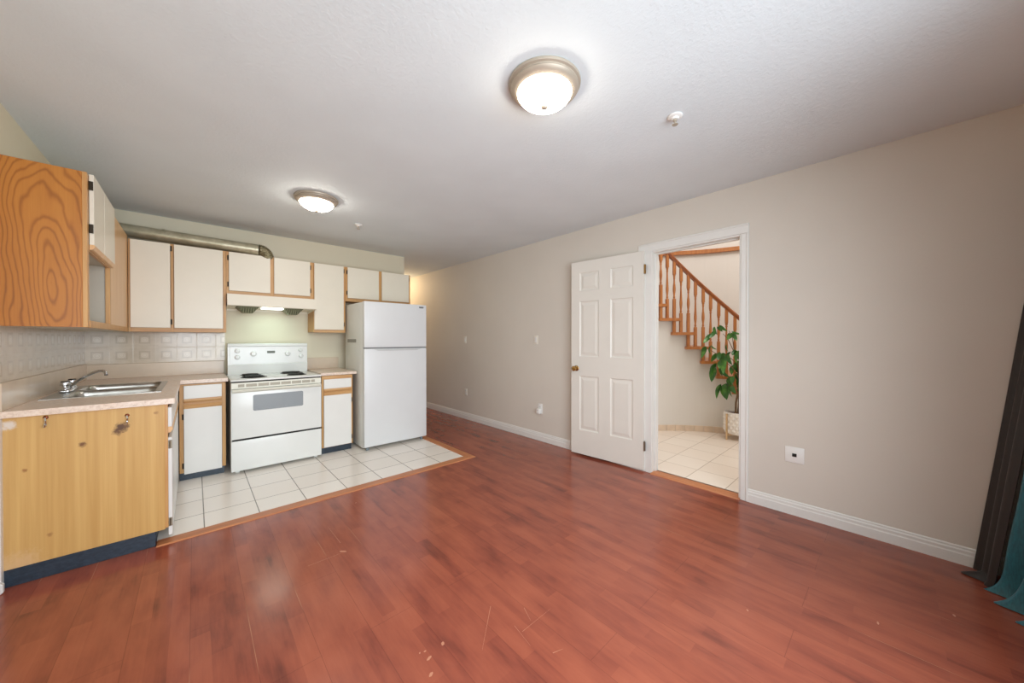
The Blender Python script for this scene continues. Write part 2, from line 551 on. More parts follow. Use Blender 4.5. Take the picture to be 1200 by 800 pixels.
M['brown_cloth'] = m_fabric('dark_brown_curtain_cloth', (24, 17, 14), (38, 28, 23), 0.5, 0.1)
M['teal_cloth'] = m_fabric('teal_satin_cloth', (18, 84, 98), (30, 108, 122), 0.28, 0.1)
def m_leaf():
    t = NT('green_leaf')
    n = t.noise(t.coord(), 9, 3)
    t.base(t.ramp(n, [(0.3, lin(34, 78, 26)), (0.55, lin(54, 108, 34)), (0.75, lin(100, 152, 56))]))
    t.b.inputs['Roughness'].default_value = 0.35
    t.b.inputs['Subsurface Weight'].default_value = 0.0
    return t.m
M['leaf'] = m_leaf()
M['chip'] = plain('chipped_laminate', (186, 126, 98), 0.7)

# ------------------------------------------------------------------ room shell
XW, XL, YB, YF, CZ = 3.283, -0.757, 5.06, -0.62, 2.555
DY0, DY1, DZ = 0.845, 1.592, 2.150     # doorway
struct(MB().box(XL - .12, XW + .12, YF - .1, 8.0, -0.12, 0.0), 'floor', M['floor'])
struct(MB().box(XL - .12, XW, YF - .12, 8.12, CZ, CZ + 0.12), 'ceiling', M['ceiling'])
m = MB()
m.box(XW, XW + .12, YF - .12, DY0, 0, CZ + .12).box(XW, XW + .12, DY1, 8.12, 0, CZ + .12).box(XW, XW + .12, DY0, DY1, DZ, CZ + .12)
struct(m, 'wall_right', M['wall'])
struct(MB().box(XL - .12, 2.374, YB, YB + .12, 0, CZ), 'wall_back', M['sage'])
struct(MB().box(XL - .12, XL, YF, YB, 0, CZ), 'wall_left', M['cream'])
struct(MB().box(2.254, 2.374, YB + .12, 8.0, 0, CZ), 'wall_hall', M['wall'])
struct(MB().box(2.254, XW, 8.0, 8.12, 0, CZ), 'wall_hall_end', M['wall'])
m = MB()
WX0, WX1, WZ0, WZ1 = -0.50, 1.90, 0.30, 2.35
m.box(XL - .12, WX0, YF - .12, YF, 0, CZ).box(WX1, XW, YF - .12, YF, 0, CZ)
m.box(WX0, WX1, YF - .12, YF, 0, WZ0).box(WX0, WX1, YF - .12, YF, WZ1, CZ)
struct(m, 'wall_front', M['wall'])
m = MB()
for x in (WX0, .675, WX1 - .05):
    m.box(x, x + .05, YF - .09, YF - .04, WZ0, WZ1)
m.box(WX0 + .05, WX1 - .05, YF - .09, YF - .04, WZ0, WZ0 + .05).box(WX0 + .05, WX1 - .05, YF - .09, YF - .04, WZ1 - .05, WZ1)
struct(m, 'window_1', M['white_trim'])

# white patched strip at the wall end beside the pine panel
m = MB()
m.box(XL, -0.7405, 3.085, 3.125, 0.0, 0.905, 0.003)
m.box(XL, -0.728, 3.05, 3.085, 0.0, 0.055, 0.008)
struct(m, 'trim_1', M['white_trim'], label='white patched plaster strip along the pine panel edge', cat='trim')

# skirting: stepped profile
def skirting(name, y0, y1):
    m = MB()
    prof = [(0, 0), (-.014, 0), (-.014, .058), (-.011, .066), (-.011, .082), (-.007, .090), (-.007, .098), (-.003, .104), (0, .104)]
    m.prism(prof, lambda a, b: (XW + a, y0, b), lambda a, b: (XW + a, y1, b))
    return struct(m, name, M['white_trim'])
skirting('baseboard_right', YF, 0.792)
skirting('baseboard_right_far', 1.722, 8.0)

# kitchen tile and transition strips
struct(MB().box(-0.185, 2.205, 3.19, YB, 0.0, 0.003), 'tile_floor', M['tile'])
def strip(name, p):
    m = MB()
    m.hexa(p)
    return m
z1 = 0.007
m = MB()
m.hexa([(-.185, 3.098, 0), (2.297, 3.117, 0), (2.2, 3.215, 0), (-.185, 3.195, 0), (-.18, 3.106, z1), (2.28, 3.124, z1), (2.2, 3.212, z1), (-.18, 3.19, z1)])
struct(m, 'trim_2', M['strip_wood'], label='wooden transition strip along the front of the kitchen tiles', cat='trim')
m = MB()
m.hexa([(2.297, 3.117, 0), (2.285, YB, 0), (2.195, YB, 0), (2.2, 3.215, 0), (2.290, 3.13, z1), (2.278, YB, z1), (2.2, YB, z1), (2.203, 3.215, z1)])
struct(m, 'trim_3', M['strip_wood_y'], label='wooden transition strip beside the refrigerator end of the tiles', cat='trim')
# doorway sill
m = MB()
m.prism([(XW - .03, 0), (XW - .015, .010), (XW + .05, .014), (XW + .085, .008), (XW + .085, 0)], lambda a, b: (a, DY0, b), lambda a, b: (a, DY1, b))
struct(m, 'trim_4', M['strip_wood_y'], label='wooden threshold strip in the doorway', cat='trim')

# chips and scratches worn into the laminate
fl = bpy.data.objects['floor']
def chip(pts):
    m = MB()
    v = [m.bm.verts.new((x, y, 0.0006)) for x, y in pts]
    m.bm.faces.new(v)
    return m.build('scratch', M['chip'], fl)
FP = lambda cx, cy, l, w, a: [(cx + math.cos(a) * l * u - math.sin(a) * w * q, cy + math.sin(a) * l * u + math.cos(a) * w * q) for u, q in ((-.5, 0), (-.2, -.5), (.3, -.4), (.5, 0), (.2, .5), (-.3, .35))]

def scratch_line(x0, y0, x1, y1, w=.003):
    dx, dy = x1 - x0, y1 - y0
    L = math.hypot(dx, dy)
    nx, ny = -dy / L * w / 2, dx / L * w / 2
    return chip([(x0 + nx, y0 + ny), (x0 - nx, y0 - ny), (x1 - nx * .3, y1 - ny * .3), (x1 + nx * .3, y1 + ny * .3)])
scratch_line(0.476, 2.262, 0.655, 2.262, 0.0028)
scratch_line(0.684, 2.380, 0.678, 2.646, 0.0022)
scratch_line(1.062, 1.322, 0.884, 1.157, 0.0022)
scratch_line(1.073, 1.111, 1.265, 1.115, 0.0017)
scratch_line(1.069, 1.158, 1.048, 1.034, 0.0017)
scratch_line(1.093, 0.950, 1.140, 0.934, 0.0033)
scratch_line(1.175, 1.205, 1.144, 1.129, 0.0022)
chip(FP(0.668, 2.273, 0.05, 0.018, 2.3))
chip(FP(0.779, 1.296, 0.022, 0.014, 1.0))
chip(FP(0.702, 1.274, 0.028, 0.012, 0.3))
chip(FP(0.673, 1.207, 0.024, 0.013, 0.5))
chip(FP(0.705, 1.314, 0.012, 0.008, 0))
chip(FP(0.943, 2.883, 0.016, 0.008, 0.4))
chip(FP(2.640, -0.192, 0.02, 0.01, 0.2))
chip(FP(2.311, 0.048, 0.025, 0.008, 0.1))
chip(FP(1.957, 0.472, 0.015, 0.008, 0.6))
chip(FP(0.685, 1.321, 0.01, 0.006, 1))
# ------------------------------------------------------------------ doorway casing, jamb and open door
m = MB()
cw = 0.055
def casing_leg(y_in, y_out, z):
    s = 1 if y_out > y_in else -1
    m.box(XW - .012, XW, min(y_in, y_out), max(y_in, y_out), 0, z, 0.002)
    m.box(XW - .018, XW - .010, min(y_out, y_out - s * .016), max(y_out, y_out - s * .016), 0, z, 0.003)
casing_leg(DY0, 0.790, DZ + .002)
casing_leg(DY1 + .062, 1.724, DZ + .002)
m.box(XW - .012, XW, 0.790, 1.726, DZ + .003, 2.230, 0.002)
m.box(XW - .018, XW - .010, 0.790, 1.726, 2.214, 2.230, 0.003)
struct(m, 'trim_5', M['white_trim'], label='white casing around the doorway', cat='door casing')
m = MB()
m.box(XW - .012, XW + .13, DY1 - .006, DY1 + .062, 0, DZ + .004, 0.002)
m.box(XW - .004, XW + .13, DY0 - .002, DY0 + .012, 0, DZ, 0.002)
m.box(XW - .004, XW + .13, DY0 + .012, DY1 - .006, DZ - .012, DZ + .004, 0.002)
m.box(XW + .045, XW + .08, DY0 + .012, DY0 + .024, 0, DZ - .012, 0.002)
m.box(XW + .045, XW + .08, DY0 + .024, DY1 - .018, DZ - .024, DZ - .012, 0.002)
m.box(XW + .045, XW + .08, DY1 - .018, DY1 - .006, 0, DZ - .012, 0.002)
struct(m, 'trim_6', M['white_trim'], label='white door jamb lining the doorway', cat='door jamb')

# leaf: local x runs from hinge to free edge, local -y is the face we see
DL, DH0, DH1, DT = 0.832, 0.022, 2.163, 0.036
hx, hy = 3.246, 1.656
fx, fy = 3.176, 2.485
ang = math.atan2(fy - hy, fx - hx)
door = thing('door_1', 'white six-panel door swung open against the wall', 'door', (hx, hy, 0), ang, kind='structure')
def panel_door():
    m = MB()
    W, H = DL, DH1 - DH0
    cols = [(0.108, 0.352), (0.488, 0.724)]
    rows = [(0.29, 0.895), (1.108, 1.722), (1.836, 2.040)]
    xs = [0, cols[0][0], cols[0][1], cols[1][0], cols[1][1], W]
    zs = [DH0, rows[0][0], rows[0][1], rows[1][0], rows[1][1], rows[2][0], rows[2][1], DH1]
    for side in (0, 1):
        y0 = 0.0 if side == 0 else DT
        sgn = 1 if side == 0 else -1
        for i in range(5):
            for j in range(7):
                a, b, c, d = xs[i], xs[i + 1], zs[j], zs[j + 1]
                if i in (1, 3) and j in (1, 3, 5):
                    prev = None
                    for off, dep in ((0, 0), (0.010, 0.007), (0.022, 0.0075), (0.048, 0.0015)):
                        q = [m.bm.verts.new((a + off, y0 + sgn * dep, c + off)), m.bm.verts.new((b - off, y0 + sgn * dep, c + off)),
                             m.bm.verts.new((b - off, y0 + sgn * dep, d - off)), m.bm.verts.new((a + off, y0 + sgn * dep, d - off))]
                        if prev:
                            for k in range(4):
                                m.bm.faces.new((prev[k], prev[(k + 1) % 4], q[(k + 1) % 4], q[k]))
                        prev = q
                    m.bm.faces.new(prev)
                else:
                    m.bm.faces.new([m.bm.verts.new(p) for p in ((a, y0, c), (b, y0, c), (b, y0, d), (a, y0, d))])
    for (a, b) in (((0, DH0), (W, DH0)), ((W, DH0), (W, DH1)), ((W, DH1), (0, DH1)), ((0, DH1), (0, DH0))):
        m.bm.faces.new([m.bm.verts.new(p) for p in ((a[0], 0, a[1]), (b[0], 0, b[1]), (b[0], DT, b[1]), (a[0], DT, a[1]))])
    return m
# local +y must point away from the camera: rotate so that x->free edge; +y = left of x
SIDE = 1
lf = panel_door()
for v in lf.bm.verts:
    v.co.y = -v.co.y       # thickness towards the wall (local -y is +X side)
lf.build('door_leaf', M['door_white'], door, weld=True)
# knobs (rosette, neck, ball)
kb = MB()
kb.lathe([(0, 0), (.031, 0), (.031, .004), (.026, .008), (.012, .010), (.011, .030), (.020, .036), (.028, .046), (.029, .056), (.024, .066), (.012, .071), (0, .072)], (DL - .068, 0, 0.975), (0, 1, 0), 24)
kb.build('door_knob', M['brass'], door, smooth=True)
for z in (0.255, 1.985):
    h = MB()
    h.tube([(-.010, .004, z - .045), (-.010, .004, z + .045)], .006, 10)
    h.box(-.008, -.0005, -.030, .002, z - .045, z + .045, 0.0008)
    h.box(-.020, -.008, -.004, .000, z - .045, z + .045, 0.0008)
    h.build('hinge', M['brass'] if z > 1 else M['steel_hinge'], door, smooth=True)

# ------------------------------------------------------------------ cabinets
def hinge_mb(x, y, z, w=.014, h=.052):
    m = MB()
    m.box(x - w / 2, x + w / 2, y - .004, y, z - h / 2, z + h / 2, .001)
    m.tube([(x, y - .005, z - h / 2 + .004), (x, y - .005, z + h / 2 - .004)], .004, 8)
    return m
def door_panel(parent, x0, x1, z0, z1, mat, yf, hs=None, hz=(), t=.018):
    """overlay door: front at local y = yf - t; hs = 'l'/'r' hinge side"""
    d = MB().box(x0, x1, yf - t, yf, z0, z1, .0025, 2).build('door', mat, parent)
    for z in hz:
        hinge_mb((x0 - .006) if hs == 'l' else (x1 + .006), yf - .001, z).build('hinge', M['hinge'], d)
    return d

# -- wall cabinets on the back wall (local: x right, y into wall, z world)
YU = 4.76
def wall_cab(label, x0, x1, z0, z1, stiles, rails, doors, y=YU):
    c = thing('wall_cabinet', label, 'cabinet', (0, 0, 0))
    b = MB()
    b.box(x0, x1, y + .018, YB, z0 + .004, z1 - .001)
    b.build('carcass', M['oak'], c)
    f = MB()
    for a, bb in stiles:
        MB().box(a, bb, y, y + .018, z0, z1, .0008).build('stile', M['oak'], c)
    for a, bb, p, q in rails:
        MB().box(a, bb, y + .0006, y + .018, p, q, .0008).build('rail', M['oak_h'], c)
    for (a, bb, p, q, hs, hz) in doors:
        door_panel(c, a, bb, p, q, M['melamine'], y, hs, hz)
    return c
wall_cab('tall two-door white wall cabinet under the metal duct left of the range hood', -0.451, 0.248, 1.372, 2.230,
    [(-.451, -.430), (-.168, -.150), (.224, .248)], [(-.430, -.168, 1.372, 1.412), (-.150, .224, 1.372, 1.412), (-.430, -.168, 2.200, 2.230), (-.150, .224, 2.200, 2.230)],
    [(-.437, -.173, 1.412, 2.227, 'r', (1.47, 2.185)), (-.146, .222, 1.412, 2.227, None, ())])
wall_cab('short two-door white wall cabinet directly above the range hood', 0.250, 1.070, 1.778, 2.230,
    [(.250, .270), (.636, .669), (1.034, 1.070)], [(.270, .636, 1.778, 1.818), (.669, 1.034, 1.778, 1.818), (.270, .636, 2.200, 2.230), (.669, 1.034, 2.200, 2.230)],
    [(.271, .635, 1.818, 2.227, 'l', (1.885, 2.165)), (.670, 1.032, 1.818, 2.227, 'r', (1.885, 2.165))])
wall_cab('tall single-door white wall cabinet between range hood and refrigerator', 1.072, 1.434, 1.385, 2.230,
    [(1.072, 1.078), (1.412, 1.434)], [(1.078, 1.412, 1.385, 1.420), (1.078, 1.412, 2.200, 2.230)],
    [(1.077, 1.411, 1.420, 2.227, 'r', (1.49, 2.17))])
wall_cab('short two-door white wall cabinet above the refrigerator', 1.436, 2.324, 1.790, 2.230,
    [(1.436, 1.459), (1.864, 1.902), (2.300, 2.324)], [(1.459, 1.864, 1.790, 1.832), (1.902, 2.300, 1.790, 1.832), (1.459, 1.864, 2.200, 2.230), (1.902, 2.300, 2.200, 2.230)],
    [(1.460, 1.862, 1.832, 2.227, 'l', (1.90, 2.165)), (1.904, 2.298, 1.832, 2.227, 'r', (2.165,))])

# -- left wall cabinet: oak end panel, open shelf below two short doors (faces +X)
XU = -0.453
lc = thing('wall_cabinet', 'oak-sided wall cabinet on the left wall with short white doors over an open shelf', 'cabinet')
MB().box(XL, XU - .018, 3.12, 3.138, 1.370, 2.257, .001).build('end_panel', M['oak_panel'], lc)
m = MB()
m.box(XL, XU - .02, 3.138, 4.755, 1.372, 1.388)
m.build('bottom_panel', M['melamine'], lc)
m = MB()
m.box(XL, XU - .02, 3.138, 4.755, 2.240, 2.256).box(XL, XL + .006, 3.138, 3.87, 1.388, 2.24)
m.box(XL, XU - .02, 3.862, 3.878, 1.388, 2.24).box(XL + .006, XU - .02, 3.138, 3.862, 1.826, 1.842)
m.build('inner_shelf', plain('grey_melamine', (196, 188, 172), 0.45), lc)
MB().box(XU - .018, XU, 3.12, 3.164, 1.370, 2.257, .001).build('stile', M['oak'], lc)
MB().box(XU - .023, XU, 3.842, 3.880, 1.370, 2.257, .001).build('stile', M['oak'], lc)
MB().box(XU - .018, XU - .0005, 3.164, 3.842, 2.215, 2.257, .001).build('rail', M['oak'], lc)
MB().box(XU - .018, XU - .0005, 3.164, 3.842, 1.815, 1.842, .001).build('rail', M['oak'], lc)
MB().box(XU - .018, XU + .004, 3.162, 4.735, 1.370, 1.410, .001).build('rail', M['oak'], lc)
MB().box(XU - .018, XU - .001, 3.880, 4.757, 1.410, 2.252, .001).build('filler_panel', M['oak_light'], lc)
for k, (a, b) in enumerate(((3.166, 3.486), (3.496, 3.888))):
    d = MB().box(XU + .001, XU + .020, a, b, 1.853, 2.262, .002, 2).build('door', M['melamine'], lc)
    p = MB()
    p.prism([(XU + .001, 1.822), (XU + .014, 1.826), (XU + .024, 1.846), (XU + .020, 1.853), (XU + .001, 1.853)], lambda x, z: (x, a + .002, z), lambda x, z: (x, b - .002, z))
    p.build('finger_pull', M['oak_light'], d)
    if k == 0:
        for z in (1.945, 2.195):
            h = MB()
            h.box(XU + .0005, XU + .018, a - .006, a - .0003, z - .026, z + .026, .001)
            h.tube([(XU + .004, a - .008, z - .024), (XU + .004, a - .008, z + .024)], .004, 8)
            h.build('hinge', M['hinge'], d)

# -- base cabinets
def base_cab(label, x0, x1, y, dbot, zt, dr, pulls, dz, hs, kick_y, xin0, xin1):
    c = thing('base_cabinet', label, 'cabinet')
    MB().box(x0, x1, y + .018, YB - .01, .085, zt).build('carcass', M['oak'], c)
    MB().box(x0, x1 - .012, kick_y, kick_y + .02, 0.003, .086).build('toe_kick', M['kick'], c)
    for a, bb in ((x0, xin0), (xin1, x1)):
        MB().box(a, bb, y, y + .018, .072, zt, .0008).build('stile', M['oak'], c)
    for p, q in ((dr[1], zt), (dr[0] - .07, dr[0]), (.072, .10)):
        MB().box(xin0, xin1, y + .0006, y + .018, p, q).build('rail', M['oak_h'], c)
    d = MB().box(xin0 + .002, xin1 - .002, y - .018, y, dr[0], dr[1], .002, 2).build('drawer', M['melamine_low'], c)
    p = MB()
    p.prism([(y, dr[0] - .036), (y - .010, dr[0] - .036), (y - .022, dr[0] - .018), (y - .018, dr[0]), (y, dr[0])], lambda a, z: (xin0 + .002, a, z), lambda a, z: (xin1 - .002, a, z))
    p.build('finger_pull', M['oak_h'], d)
    e = door_panel(c, xin0 + .002, xin1 - .002, dbot, dz, M['melamine_low'], y, hs, (dbot + .075, dz - .075))
    p = MB()
    p.prism([(y, dz), (y - .018, dz), (y - .022, dz + .016), (y - .010, dz + .036), (y, dz + .036)], lambda a, z: (xin0 + .002, a, z), lambda a, z: (xin1 - .002, a, z))
    p.build('finger_pull', M['oak_h'], e)
    return c
base_cab('narrow white base cabinet with drawer between the sink counter and the stove', -0.106, 0.222, 4.39, .062, .885, (.752, .872), None, .662, 'l', 4.40, -.078, .194)
base_cab('narrow white base cabinet with drawer between the stove and the refrigerator', 1.056, 1.386, 4.34, .078, .885, (.740, .846), None, .664, 'r', 4.352, 1.072, 1.370)

# -- sink run along the left wall (faces +X), pine end panel towards the room
YP = 3.12
sc_ = thing('base_cabinet', 'sink base cabinet with a stained yellow pine end panel standing on a navy kick', 'cabinet', (-0.742, YP, 0))
MB().box(0, .600, 0, .018, .092, .890, .001).build('end_panel', M['pine'], sc_)
m = MB()
m.box(-.013, .588, .018, 1.90, .092, .74)
m.build('carcass', M['oak'], sc_)
MB().box(0, .556, .002, .020, 0, .092, .0015).build('toe_kick', M['kick'], sc_)
MB().box(.540, .556, .072, 1.28, 0.003, .092).build('toe_kick', M['kick'], sc_)
MB().box(.600, .614, 0, .020, .100, .889, .001).build('stile', M['oak'], sc_)
for a, b in ((.60, .64), (1.225, 1.262)):
    MB().box(.590, .612, a, b, .092, .889, .001).build('stile', M['oak'], sc_)
for a, b in ((.865, .889), (.70, .735)):
    MB().box(.590, .611, .021, .599, a, b, .001).build('rail', M['oak'], sc_)
    MB().box(.590, .611, .641, 1.224, a, b, .001).build('rail', M['oak'], sc_)
for k, (a, b) in enumerate(((.026, .60), (.64, 1.215))):
    d = MB().box(.613, .631, a, b, .738, .862, .002, 2).build('drawer_front', M['melamine_low'], sc_)
    p = MB()
    p.prism([(.613, .700), (.624, .700), (.636, .720), (.631, .738), (.613, .738)], lambda x, z: (x, a, z), lambda x, z: (x, b, z))
    p.build('finger_pull', M['oak_light'], d)
    d = MB().box(.613, .631, a, b, .040, .668, .002, 2).build('door', M['melamine_low'], sc_)
    if k == 0:
        for z in (.125, .625):
            h = MB()
            h.box(.614, .632, a - .005, a - .0003, z - .027, z + .027, .001)
            h.tube([(.622, a - .007, z - .024), (.622, a - .007, z + .024)], .004, 8)
            h.build('hinge', M['steel_hinge'], d)
# hooks screwed on the pine panel
def hook(x, z, label):
    c = thing('coat_hook', label, 'hook', (x, YP, z), group='hooks on the pine panel')
    m = MB()
    m.lathe([(0, 0), (.010, 0), (.010, .002), (.006, .005), (0, .006)], (0, 0, .012), (0, -1, 0), 14)
    m.build('screw_plate', plain_copper, c, smooth=True)
    pts = [(0, -.003, .014), (0, -.016, .010), (0.002, -.020, -.004), (.001, -.012, -.020), (0, -.016, -.034), (.001, -.032, -.034), (.002, -.036, -.022)]
    MB().tube(pts, [.003, .004, .004, .0045, .0055, .005, .003], 8).build('hook_arm', M['chrome'], c, smooth=True)
plain_copper = plain('copper_tarnish', (134, 74, 50), 0.35, 0.8)
hook(-0.603, 0.862, 'small metal hook near the left end of the pine panel')
hook(-0.303, 0.830, 'small metal hook above the dark stain on the pine panel')

# -- counters
ZC = 0.925
SX0, SX1, SY0, SY1 = -0.712, -0.178, 3.53, 4.38          # sink cut-out footprint
c = thing('countertop', 'pink-beige laminate L-shaped countertop around the sink', 'countertop')
m = MB()
t0 = ZC - .034
ye = 3.095
m.box(XL, SX0 + .012, ye, YB, t0, ZC)
m.box(SX0 + .012, SX1 - .012, ye, SY0 + .012, t0, ZC).box(SX0 + .012, SX1 - .012, SY1 - .012, YB, t0, ZC)
m.box(SX1 - .012, -.096, ye, YB, t0, ZC)
m.box(-.096, .240, 4.372, YB, t0, ZC)
m.build('worktop', M['counter'], c)
m = MB()
m.box(XL, .243, YB - .018, YB, ZC, 1.063, .002).box(XL, XL + .018, ye + .01, YB - .018, ZC, 1.072, .002)
m.build('upstand', M['upstand'], c)
c = thing('countertop', 'short pink-beige laminate countertop between stove and refrigerator', 'countertop')
MB().box(1.045, 1.432, 4.335, YB, ZC - .036, ZC - .006, .002).build('worktop', M['counter'], c)
MB().box(1.045, 1.432, YB - .018, YB, ZC - .006, 1.063, .002).build('upstand', M['upstand'], c)

# backsplash tiles
struct(MB().box(XL + .006, .250, YB - .007, YB - .0005, 1.0635, 1.374), 'backsplash_back', M['splash_x'])
struct(MB().box(XL + .0005, XL + .007, 3.105, YB - .007, 1.0725, 1.374), 'backsplash_left', M['splash_y'])

# -- sink
sk = thing('kitchen_sink', 'stainless steel double-bowl sink set in the counter', 'sink', (0, 0, 0))
m = MB()
z = ZC + .004
ym = (SY0 + SY1) / 2
bowls = [(SX0 + .085, SX1 - .035, SY0 + .035, ym - .018), (SX0 + .085, SX1 - .035, ym + .018, SY1 - .035)]
m.box(SX0, SX0 + .085, SY0, SY1, ZC + .0004, z).box(SX1 - .035, SX1, SY0, SY1, ZC + .0004, z)
for a, b in ((SY0, SY0 + .035), (ym - .018, ym + .018), (SY1 - .035, SY1)):
    m.box(SX0 + .085, SX1 - .035, a, b, ZC + .0004, z)
m.build('rim', M['steel'], sk)
def rrect(x0, x1, y0, y1, r, zz, n=6):
    P = []
    for cx, cy, a0 in ((x1 - r, y1 - r, 0), (x0 + r, y1 - r, 90), (x0 + r, y0 + r, 180), (x1 - r, y0 + r, 270)):
        for k in range(n + 1):
            a = math.radians(a0 + 90 * k / n)
            P.append((cx + r * math.cos(a), cy + r * math.sin(a), zz))
    return P
for b in bowls:
    m = MB()
    rings = []
    for ins, dz_, r in ((-.004, .0045, .05), (.002, .002, .05), (.006, -.02, .05), (.016, -.14, .05), (.032, -.158, .05), (.07, -.162, .04)):
        rings.append([m.bm.verts.new(p) for p in rrect(b[0] + ins, b[1] - ins, b[2] + ins, b[3] - ins, r, ZC + dz_)])
    n = len(rings[0])
    for A, B in zip(rings, rings[1:]):
        for i in range(n):
            m.bm.faces.new((A[i], A[(i + 1) % n], B[(i + 1) % n], B[i]))
    m.bm.faces.new(rings[-1])
    bo = m.build('bowl', M['steel'], sk, smooth=True, ang=60)
    MB().lathe([(0, .004), (.02, .004), (.038, .002), (.042, 0), (.042, -.004)], ((b[0] + b[1]) / 2, (b[2] + b[3]) / 2, ZC - .162), (0, 0, 1), 24).build('drain', M['chrome'], bo, smooth=True)
# -- faucet on the rear deck
fc = thing('faucet', 'chrome two-handle faucet with a long swung spout behind the sink', 'faucet', (-0.668, 3.985, ZC + .004))
MB().box(-.026, .026, -.125, .125, 0, .022, .009, 3).build('base_plate', M['chrome'], fc, smooth=True)
for y in (-.095, .095):
    hm = MB()
    hm.lathe([(0, .020), (.022, .020), (.021, .030), (.016, .036), (.016, .046), (.026, .050), (.028, .062), (.024, .074), (0, .076)], (0, y, 0), (0, 0, 1), 20)
    hm.build('handle', M['chrome'], fc, smooth=True)
    MB().lathe([(0, .0755), (.021, .0755), (.018, .080), (0, .081)], (0, y, 0), (0, 0, 1), 20).build('handle_cap', M['hinge'], fc, smooth=True)
MB().lathe([(0, .02), (.018, .02), (.018, .032), (.014, .036), (.013, .048), (0, .050)], (0, 0, 0), (0, 0, 1), 20).build('spout_base', M['chrome'], fc, smooth=True)
MB().tube([(0, 0, .030), (.02, -.018, .046), (.05, -.07, .078), (.10, -.145, .112), (.145, -.21, .138), (.175, -.245, .150), (.197, -.265, .150), (.208, -.275, .140), (.210, -.277, .126)],
          [.011, .011, .0105, .010, .0095, .009, .009, .0095, .010], 12).build('spout', M['chrome'], fc, smooth=True)
MB().lathe([(0, 0), (.009, 0), (.009, .006), (0, .006)], (.210, -.277, .120), (0, 0, 1), 12).build('aerator', M['black'], fc)

# ------------------------------------------------------------------ stove
SX, SXE, SYF = 0.250, 1.030, 4.240
st = thing('stove', 'white freestanding electric stove under the range hood', 'stove', (0, 0, 0))
m = MB()
m.box(SX + .004, SXE - .004, SYF + .035, 4.95, .035, .880)
for x in (SX + .04, SXE - .06):
    for y in (SYF + .07, 4.85):
        m.box(x, x + .03, y, y + .03, .003, .036)
m.build('body', M['enamel'], st)
m = MB()
m.box(SX, SXE, SYF + .004, 4.885, .893, .912, .005, 2)
m.build('cooktop', M['enamel'], st, smooth=True)
MB().box(SX + .008, SXE - .008, SYF + .012, SYF + .05, .880, .893).build('top_gap', M['dark'], st)
# burners: bowl + ring + spiral coil
for bx, by, br in ((SX + .20, 4.43, .096), (SXE - .20, 4.43, .078), (SX + .20, 4.71, .078), (SXE - .20, 4.71, .096)):
    bn = MB().lathe([(br + .016, .0122), (br + .014, .0165), (br + .006, .0165), (br - .004, .0125), (.02, .0120), (0, .0120)], (bx, by, .900), (0, 0, 1), 36).build('burner', M['black'], st, smooth=True)
    pts = []
    n = 110
    for i in range(n):
        u = i / (n - 1)
        a = u * 2 * PI * 3.6
        r = .016 + (br - .018) * u
        pts.append((bx + r * math.cos(a), by + r * math.sin(a), .921))
    MB().tube(pts, .0058, 6).build('coil', M['black'], bn, smooth=True)
# vent strip under the cooktop lip
m = MB().box(SX + .004, SXE - .004, SYF + .004, SYF + .035, .822, .881, .003).build('vent_strip', M['ivory'], st)
g = MB()
for a, b in ((.06, .112), (.126, .218), (.228, .322), (.332, .422), (.432, .522), (.532, .622), (.632, .712), (.722, .760)):
    w = (SXE - SX) / .83
    g.box(SX + a * w, SX + b * w, SYF + .0015, SYF + .006, .838, .866)
g.build('vent_slot', M['vent'], m)
od = MB().box(SX + .002, SXE - .002, SYF, SYF + .035, .338, .818, .006, 3).build('oven_door', M['enamel'], st, smooth=True)
w = MB()
P = rrect(.422, .852, 0, .156, .014, 0)
w.prism([(p[0], p[1] + .598) for p in P], lambda a, b: (a, SYF - .0015, b), lambda a, b: (a, SYF + .008, b))
w.build('oven_window', M['oven_glass'], od)
h = MB()
h.prism([(SYF, .818), (SYF, .786), (SYF - .010, .786), (SYF - .030, .800), (SYF - .034, .812), (SYF - .026, .820)], lambda a, b: (SX + .012, a, b), lambda a, b: (SXE - .012, a, b))
h.build('handle', M['ivory'], od, smooth=True)
MB().box(SX + .012, SXE - .012, SYF + .004, SYF + .030, .322, .338).build('drawer_gap', M['dark'], st)
MB().box(SX + .002, SXE - .002, SYF, SYF + .035, .032, .322, .006, 3).build('drawer', M['enamel'], st, smooth=True)
# backguard with sloped control face
bg = MB()
bg.prism([(4.862, .905), (4.990, .905), (4.990, 1.254), (4.872, 1.254), (4.858, 1.246), (4.855, 1.224), (4.866, 1.218), (4.862, 1.022), (4.852, 1.014)], lambda a, b: (SX + .014, a, b), lambda a, b: (SXE - .008, a, b))
bgo = bg.build('backguard', M['enamel'], st)
MB().box(SX + .03, SXE - .022, 4.8595, 4.866, 1.026, 1.214, .002).build('control_panel', M['enamel'], bgo)
YK = 4.859
for x, zz, r in ((.346, 1.173, .021), (.346, 1.103, .021), (.489, 1.137, .025), (.817, 1.132, .025), (.951, 1.172, .021), (.955, 1.100, .021)):
    k = MB()
    k.lathe([(0, 0), (r * 1.25, 0), (r * 1.25, .003), (r, .006), (r * .92, .022), (r * .8, .026), (0, .027)], (x, YK, zz), (0, -1, 0), 22)
    k.box(x - .004, x + .004, YK - .034, YK - .022, zz - r * .85, zz + r * .85, .002)
    k.build('knob', M['enamel'], bgo, smooth=True)
b = MB().box(.616, .692, YK - .004, YK + .002, 1.141, 1.168, .003).build('badge', plain('green_grey_badge', (92, 98, 84), 0.4), bgo)

